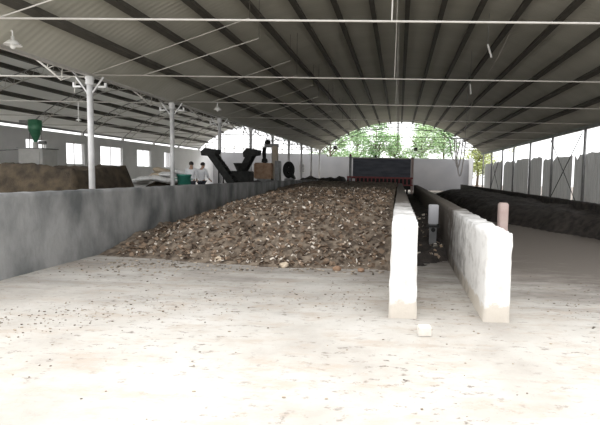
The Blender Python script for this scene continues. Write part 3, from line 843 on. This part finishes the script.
# ------------------------------------------------------------------ compost turning machine
TY = 40.0
t = thing('compost_turner', 'wide dark slate compost turning machine with red frame before the far wall', 'machine', (-1.5, TY, 0))
bm = B(); box(bm, -3.85, .95, TY, TY+1.6, 1.55, 3.06, .03); obj('housing', bm, M['slate'], t)
bm = B(); box(bm, -4.0, 1.1, TY-.06, TY+1.66, 3.06, 3.14); obj('roof_plate', bm, M['rail'], t)
for x in (-4.15, .98):
    bm = B(); box(bm, x, x+.20, TY-.25, TY-.05, .0, 3.2, .01); obj('post', bm, M['dsteel'] if x < 0 else M['pink'], t)
bm = B(); box(bm, -4.3, 1.15, TY-.35, TY-.25, 1.42, 1.56); box(bm, -4.3, 1.15, TY-.35, TY-.25, .86, .96); obj('rail', bm, M['red'], t)
for k in range(17):
    x = -4.2+k*.325; bm = B(); box(bm, x-.05, x+.05, TY-.33, TY-.27, .96, 1.42); obj('bar', bm, M['red'], t)
bm = B(); box(bm, -4.3, 1.1, TY-.2, TY+1.5, .55, 1.54); obj('carriage', bm, M['blackm'], t)
for x in (-3.9, .7):
    for y in (TY+.1, TY+1.2):
        bm = B(); tube(bm, [(x-.08, y, .28), (x+.08, y, .28)], .28, 18); obj('wheel', bm, M['black'], t)
bm = B(); ball(bm, (-4.05, TY-.15, 3.28), .11, 2); obj('beacon', bm, M['red'], t, True)
bm = B(); tube(bm, [(-2.0, TY+.6, 3.12), (-2.0, TY+.6, 3.36)], .09, 10); obj('exhaust', bm, M['blackm'], t)
bm = B(); box(bm, -3.85, -3.62, TY-.5, TY-.36, .92, 1.38, .02); obj('control_box', bm, M['plaster'], t)

# ------------------------------------------------------------------ lamps and hanging cables
def pendant(x, y, z, ztop, r, label, arm=0):
    t = thing('pendant_lamp', label, 'lamp', (x, y, z), 'white cone lamps')
    bm = B(); tube(bm, [(x, y, z+r*1.05), (x, y, ztop)], .014, 6)
    if arm: tube(bm, [(x, y, ztop), (x+arm, y, ztop+.02)], .016, 6)
    obj('stem', bm, M['lamp'], t)
    bm = B(); lathe(bm, (x, y, z), [(r, 0), (r*.96, .02), (r*.42, r*.62), (r*.2, r*.72), (r*.2, r*1.1), (r*.15, r*1.1), (r*.15, r*.7), (r*.38, r*.58), (r*.97, 0), (r, 0)], 24); obj('shade', bm, M['lamp'], t, True)
    bm = B(); ball(bm, (x, y, z-.01), r*.32, 2, (1, 1, 1.3)); obj('bulb', bm, M['lamp'], t, True)
pendant(-8.68, 10.55, 4.40, 4.72, .18, 'white cone pendant lamp at top left, nearest the camera', -.3)
pendant(-7.25, 18.95, 4.13, 4.43, .15, 'white cone pendant lamp hanging right of the second column')
pendant(-12.95, 18.95, 3.62, 4.36, .10, 'small white pendant lamp hanging in left bay, left of the nearest column')
def tubelamp(x, y, z, tilt, label):
    t = thing('tube_lamp', label, 'lamp', (x, y, z), 'hanging tube lamps')
    bm = B(); d = Vector((.20*tilt, 0, -.45)); p = Vector((x, y, z))
    tube(bm, [p, p+d*1.0], .038, 8); obj('tube', bm, M['lamp'], t)
    zr = ap(AM, math.asin((x-AM[0])/AM[1]))[1]
    bm = B(); tube(bm, [p, (x+.02, y, zr-.04)], .009, 5); obj('wire', bm, M['dsteel'], t)
tubelamp(3.02, 17.6, 6.40, .75, 'white tube lamp hanging from the roof right of centre, nearer one')
tubelamp(3.15, 22.6, 5.95, .25, 'white tube lamp hanging from the roof right of centre, farther one')
t = thing('hanging_cable', 'grey cable hanging in loops from the roof right of centre', 'cable', (3.1, 26.6, 3.0))
bm = B()
def loop(x0, x1, y0, y1, zt, zb, n=16):
    return [(x0+(x1-x0)*k/n, y0+(y1-y0)*k/n, zt-(zt-zb)*(1-((k/n-.5)*2)**2)) for k in range(n+1)]
zr = ap(AM, math.asin((3.5-AM[0])/AM[1]))[1]
tube(bm, [(4.05, 18.6, ap(AM, math.asin((4.05-AM[0])/AM[1]))[1]-.04), (3.85, 20, 6.5), (3.5, 24, 5.4), (3.45, 26.5, 4.1)], .014, 6); obj('lead', bm, M['cable'], t)
bm = B(); tube(bm, [(3.62, 26.6, zr-.06), (3.55, 26.6, 3.9)], .012, 6); obj('hanger_wire', bm, M['dsteel'], t)
for a, b, z0, z1 in ((2.95, 3.45, 3.75, 2.2), (3.05, 3.6, 3.75, 1.75), (2.7, 3.3, 3.7, 2.6)):
    bm = B(); tube(bm, loop(a, b, 26.5, 26.7, z0, z1), .030, 8); obj('loop', bm, M['cable'], t, True)
bm = B(); tube(bm, [(2.7, 26.6, 3.78), (3.65, 26.6, 3.78)], .02, 6); obj('carrier_bar', bm, M['dsteel'], t)
for x, lab in ((-7.3, 'dark floodlight hanging in the far arched opening, left one'), (1.8, 'dark floodlight hanging in the far arched opening, right one')):
    t = thing('floodlight', lab, 'lamp', (x, 54.4, 4.5), 'floodlights in the far opening')
    bm = B(); box(bm, x-.2, x+.2, 54.3, 54.55, 4.5, 4.85, .02); obj('housing', bm, M['blackm'], t)
    bm = B(); tube(bm, [(x, 54.45, 4.83), (x, 54.45, ap(AM, math.asin((x-AM[0])/AM[1]))[1]-.1)], .02, 6); obj('rod', bm, M['dsteel'], t)

# ------------------------------------------------------------------ trees beyond the far wall
def tree(x, y, h, w, m, label, seed):
    rnd = random.Random(seed)
    t = thing('tree', label, 'tree', (x, y, 0), 'trees beyond the far wall')
    bm = B(); tube(bm, [(x, y, 0), (x+.1, y, h*.3), (x-.05, y, h*.55), (x+.1, y, h*.85)], [.22, .17, .12, .04], 10)
    for k in range(5):
        a = rnd.uniform(0, 6.3); z = h*rnd.uniform(.35, .6)
        tube(bm, [(x, y, z), (x+math.cos(a)*w*.25, y+math.sin(a)*w*.25, z+h*.12), (x+math.cos(a)*w*.42, y+math.sin(a)*w*.42, z+h*.22)], [.09, .06, .02], 6)
    obj('trunk', bm, m_bark, t, True)
    bm = B()
    blobs = [(x+rnd.gauss(0, .25)*w, y+rnd.gauss(0, .25)*w, h*rnd.uniform(.32, .92), rnd.uniform(.18, .32)*w) for k in range(20)]
    for k in range(3600):
        bx, by, bz, br = rnd.choice(blobs)
        d = Vector((rnd.gauss(0, 1), rnd.gauss(0, 1), rnd.gauss(0, 1))).normalized()*br*rnd.random()**.4
        p = Vector((bx, by, bz))+d
        if p.z < 1.0: continue
        R = Matrix.Rotation(rnd.uniform(0, 6.3), 4, 'Z') @ Matrix.Rotation(rnd.uniform(-1.2, 1.2), 4, 'X')
        s = rnd.uniform(.10, .22)
        q = [bm.verts.new(p+(R @ Vector(c))*s) for c in ((-1, 0, 0), (0, -.55, .12), (1, 0, 0), (0, .55, .12))]
        bm.faces.new(q)
    obj('crown', bm, m, t)
m_bark = M['bark']
TR = [(-9.5, 66, 9.0, 4.4, 'leafa', 'pale green tree beyond the far wall, leftmost in the arched opening'),
      (-6.4, 73, 11.0, 4.6, 'leafb', 'green tree beyond the far wall, second from left in the opening'),
      (-3.2, 65, 9.6, 4.2, 'leafb', 'green tree beyond the far wall, above the left part of the machine'),
      (-.6, 72, 8.4, 3.6, 'leafa', 'low pale tree beyond the far wall, above the middle of the machine'),
      (3.0, 66, 10.2, 4.8, 'leafa', 'tall pale green tree beyond the far wall, right of the opening\'s middle'),
      (6.6, 73, 10.0, 4.2, 'leafb', 'green tree beyond the far wall, in the right part of the opening'),
      (10.6, 66, 6.8, 4.2, 'leafc', 'yellow green tree beyond the far wall, right of the hanging cable')]
for k, (x, y, h, w, m, lab) in enumerate(TR): tree(x, y, h, w, M[m], lab, 30+k)

# ------------------------------------------------------------------ daylight: overcast sky, hazy high sun beyond the shed
w = bpy.data.worlds.new('overcast_sky'); bpy.context.scene.world = w; w.use_nodes = True
N = w.node_tree.nodes; L = w.node_tree.links
bg = N['Background']; bg.inputs['Strength'].default_value = 1.0
tc = N.new('ShaderNodeTexCoord'); sx = N.new('ShaderNodeSeparateXYZ'); L.new(tc.outputs['Generated'], sx.inputs[0])
r = ramp(N, [(0.0, (.95, .96, .97)), (.5, (1.0, 1.0, 1.0)), (1.0, (1.12, 1.14, 1.18))])
L.new(sx.outputs['Z'], r.inputs['Fac']); L.new(r.outputs['Color'], bg.inputs['Color'])

sl = bpy.data.lights.new('soft_sun', 'SUN'); sl.energy = 2.2; sl.angle = math.radians(45); sl.color = (1, .985, .96)
so = bpy.data.objects.new('soft_sun', sl); C.objects.link(so); so.location = (0, -10, 30)
so.rotation_euler = (math.radians(-27), 0, 0)
# ------------------------------------------------------------------ camera (a crop of a wider picture: principal point right of centre)
F, H, PX, PY = 480., 1.7, 375., 212.5
VP = (399., 175.5); roll = math.radians(1.5)
d = Vector((VP[0]-PX, PY-VP[1], -F)).normalized()
u = Vector((math.sin(roll), math.cos(roll), 0)); u = (u-d*u.dot(d)).normalized()
rr = d.cross(u)
cam = bpy.data.cameras.new('camera'); co = bpy.data.objects.new('camera', cam); C.objects.link(co)
m3 = Matrix((rr, d, u))                 # rows: camera-space images of world x, y, z
co.matrix_world = Matrix.Translation((0, 0, H)) @ m3.to_4x4()
cam.sensor_width = 36; cam.lens = F/600*36; cam.shift_x = -(PX-300)/600; cam.clip_end = 400
sc = bpy.context.scene; sc.camera = co
sc.view_settings.view_transform = 'Standard'; sc.view_settings.look = 'None'; sc.view_settings.gamma = 1; sc.view_settings.use_curve_mapping = False
sc.view_settings.exposure = 1.12
sc.cycles.max_bounces = 12; sc.cycles.diffuse_bounces = 8
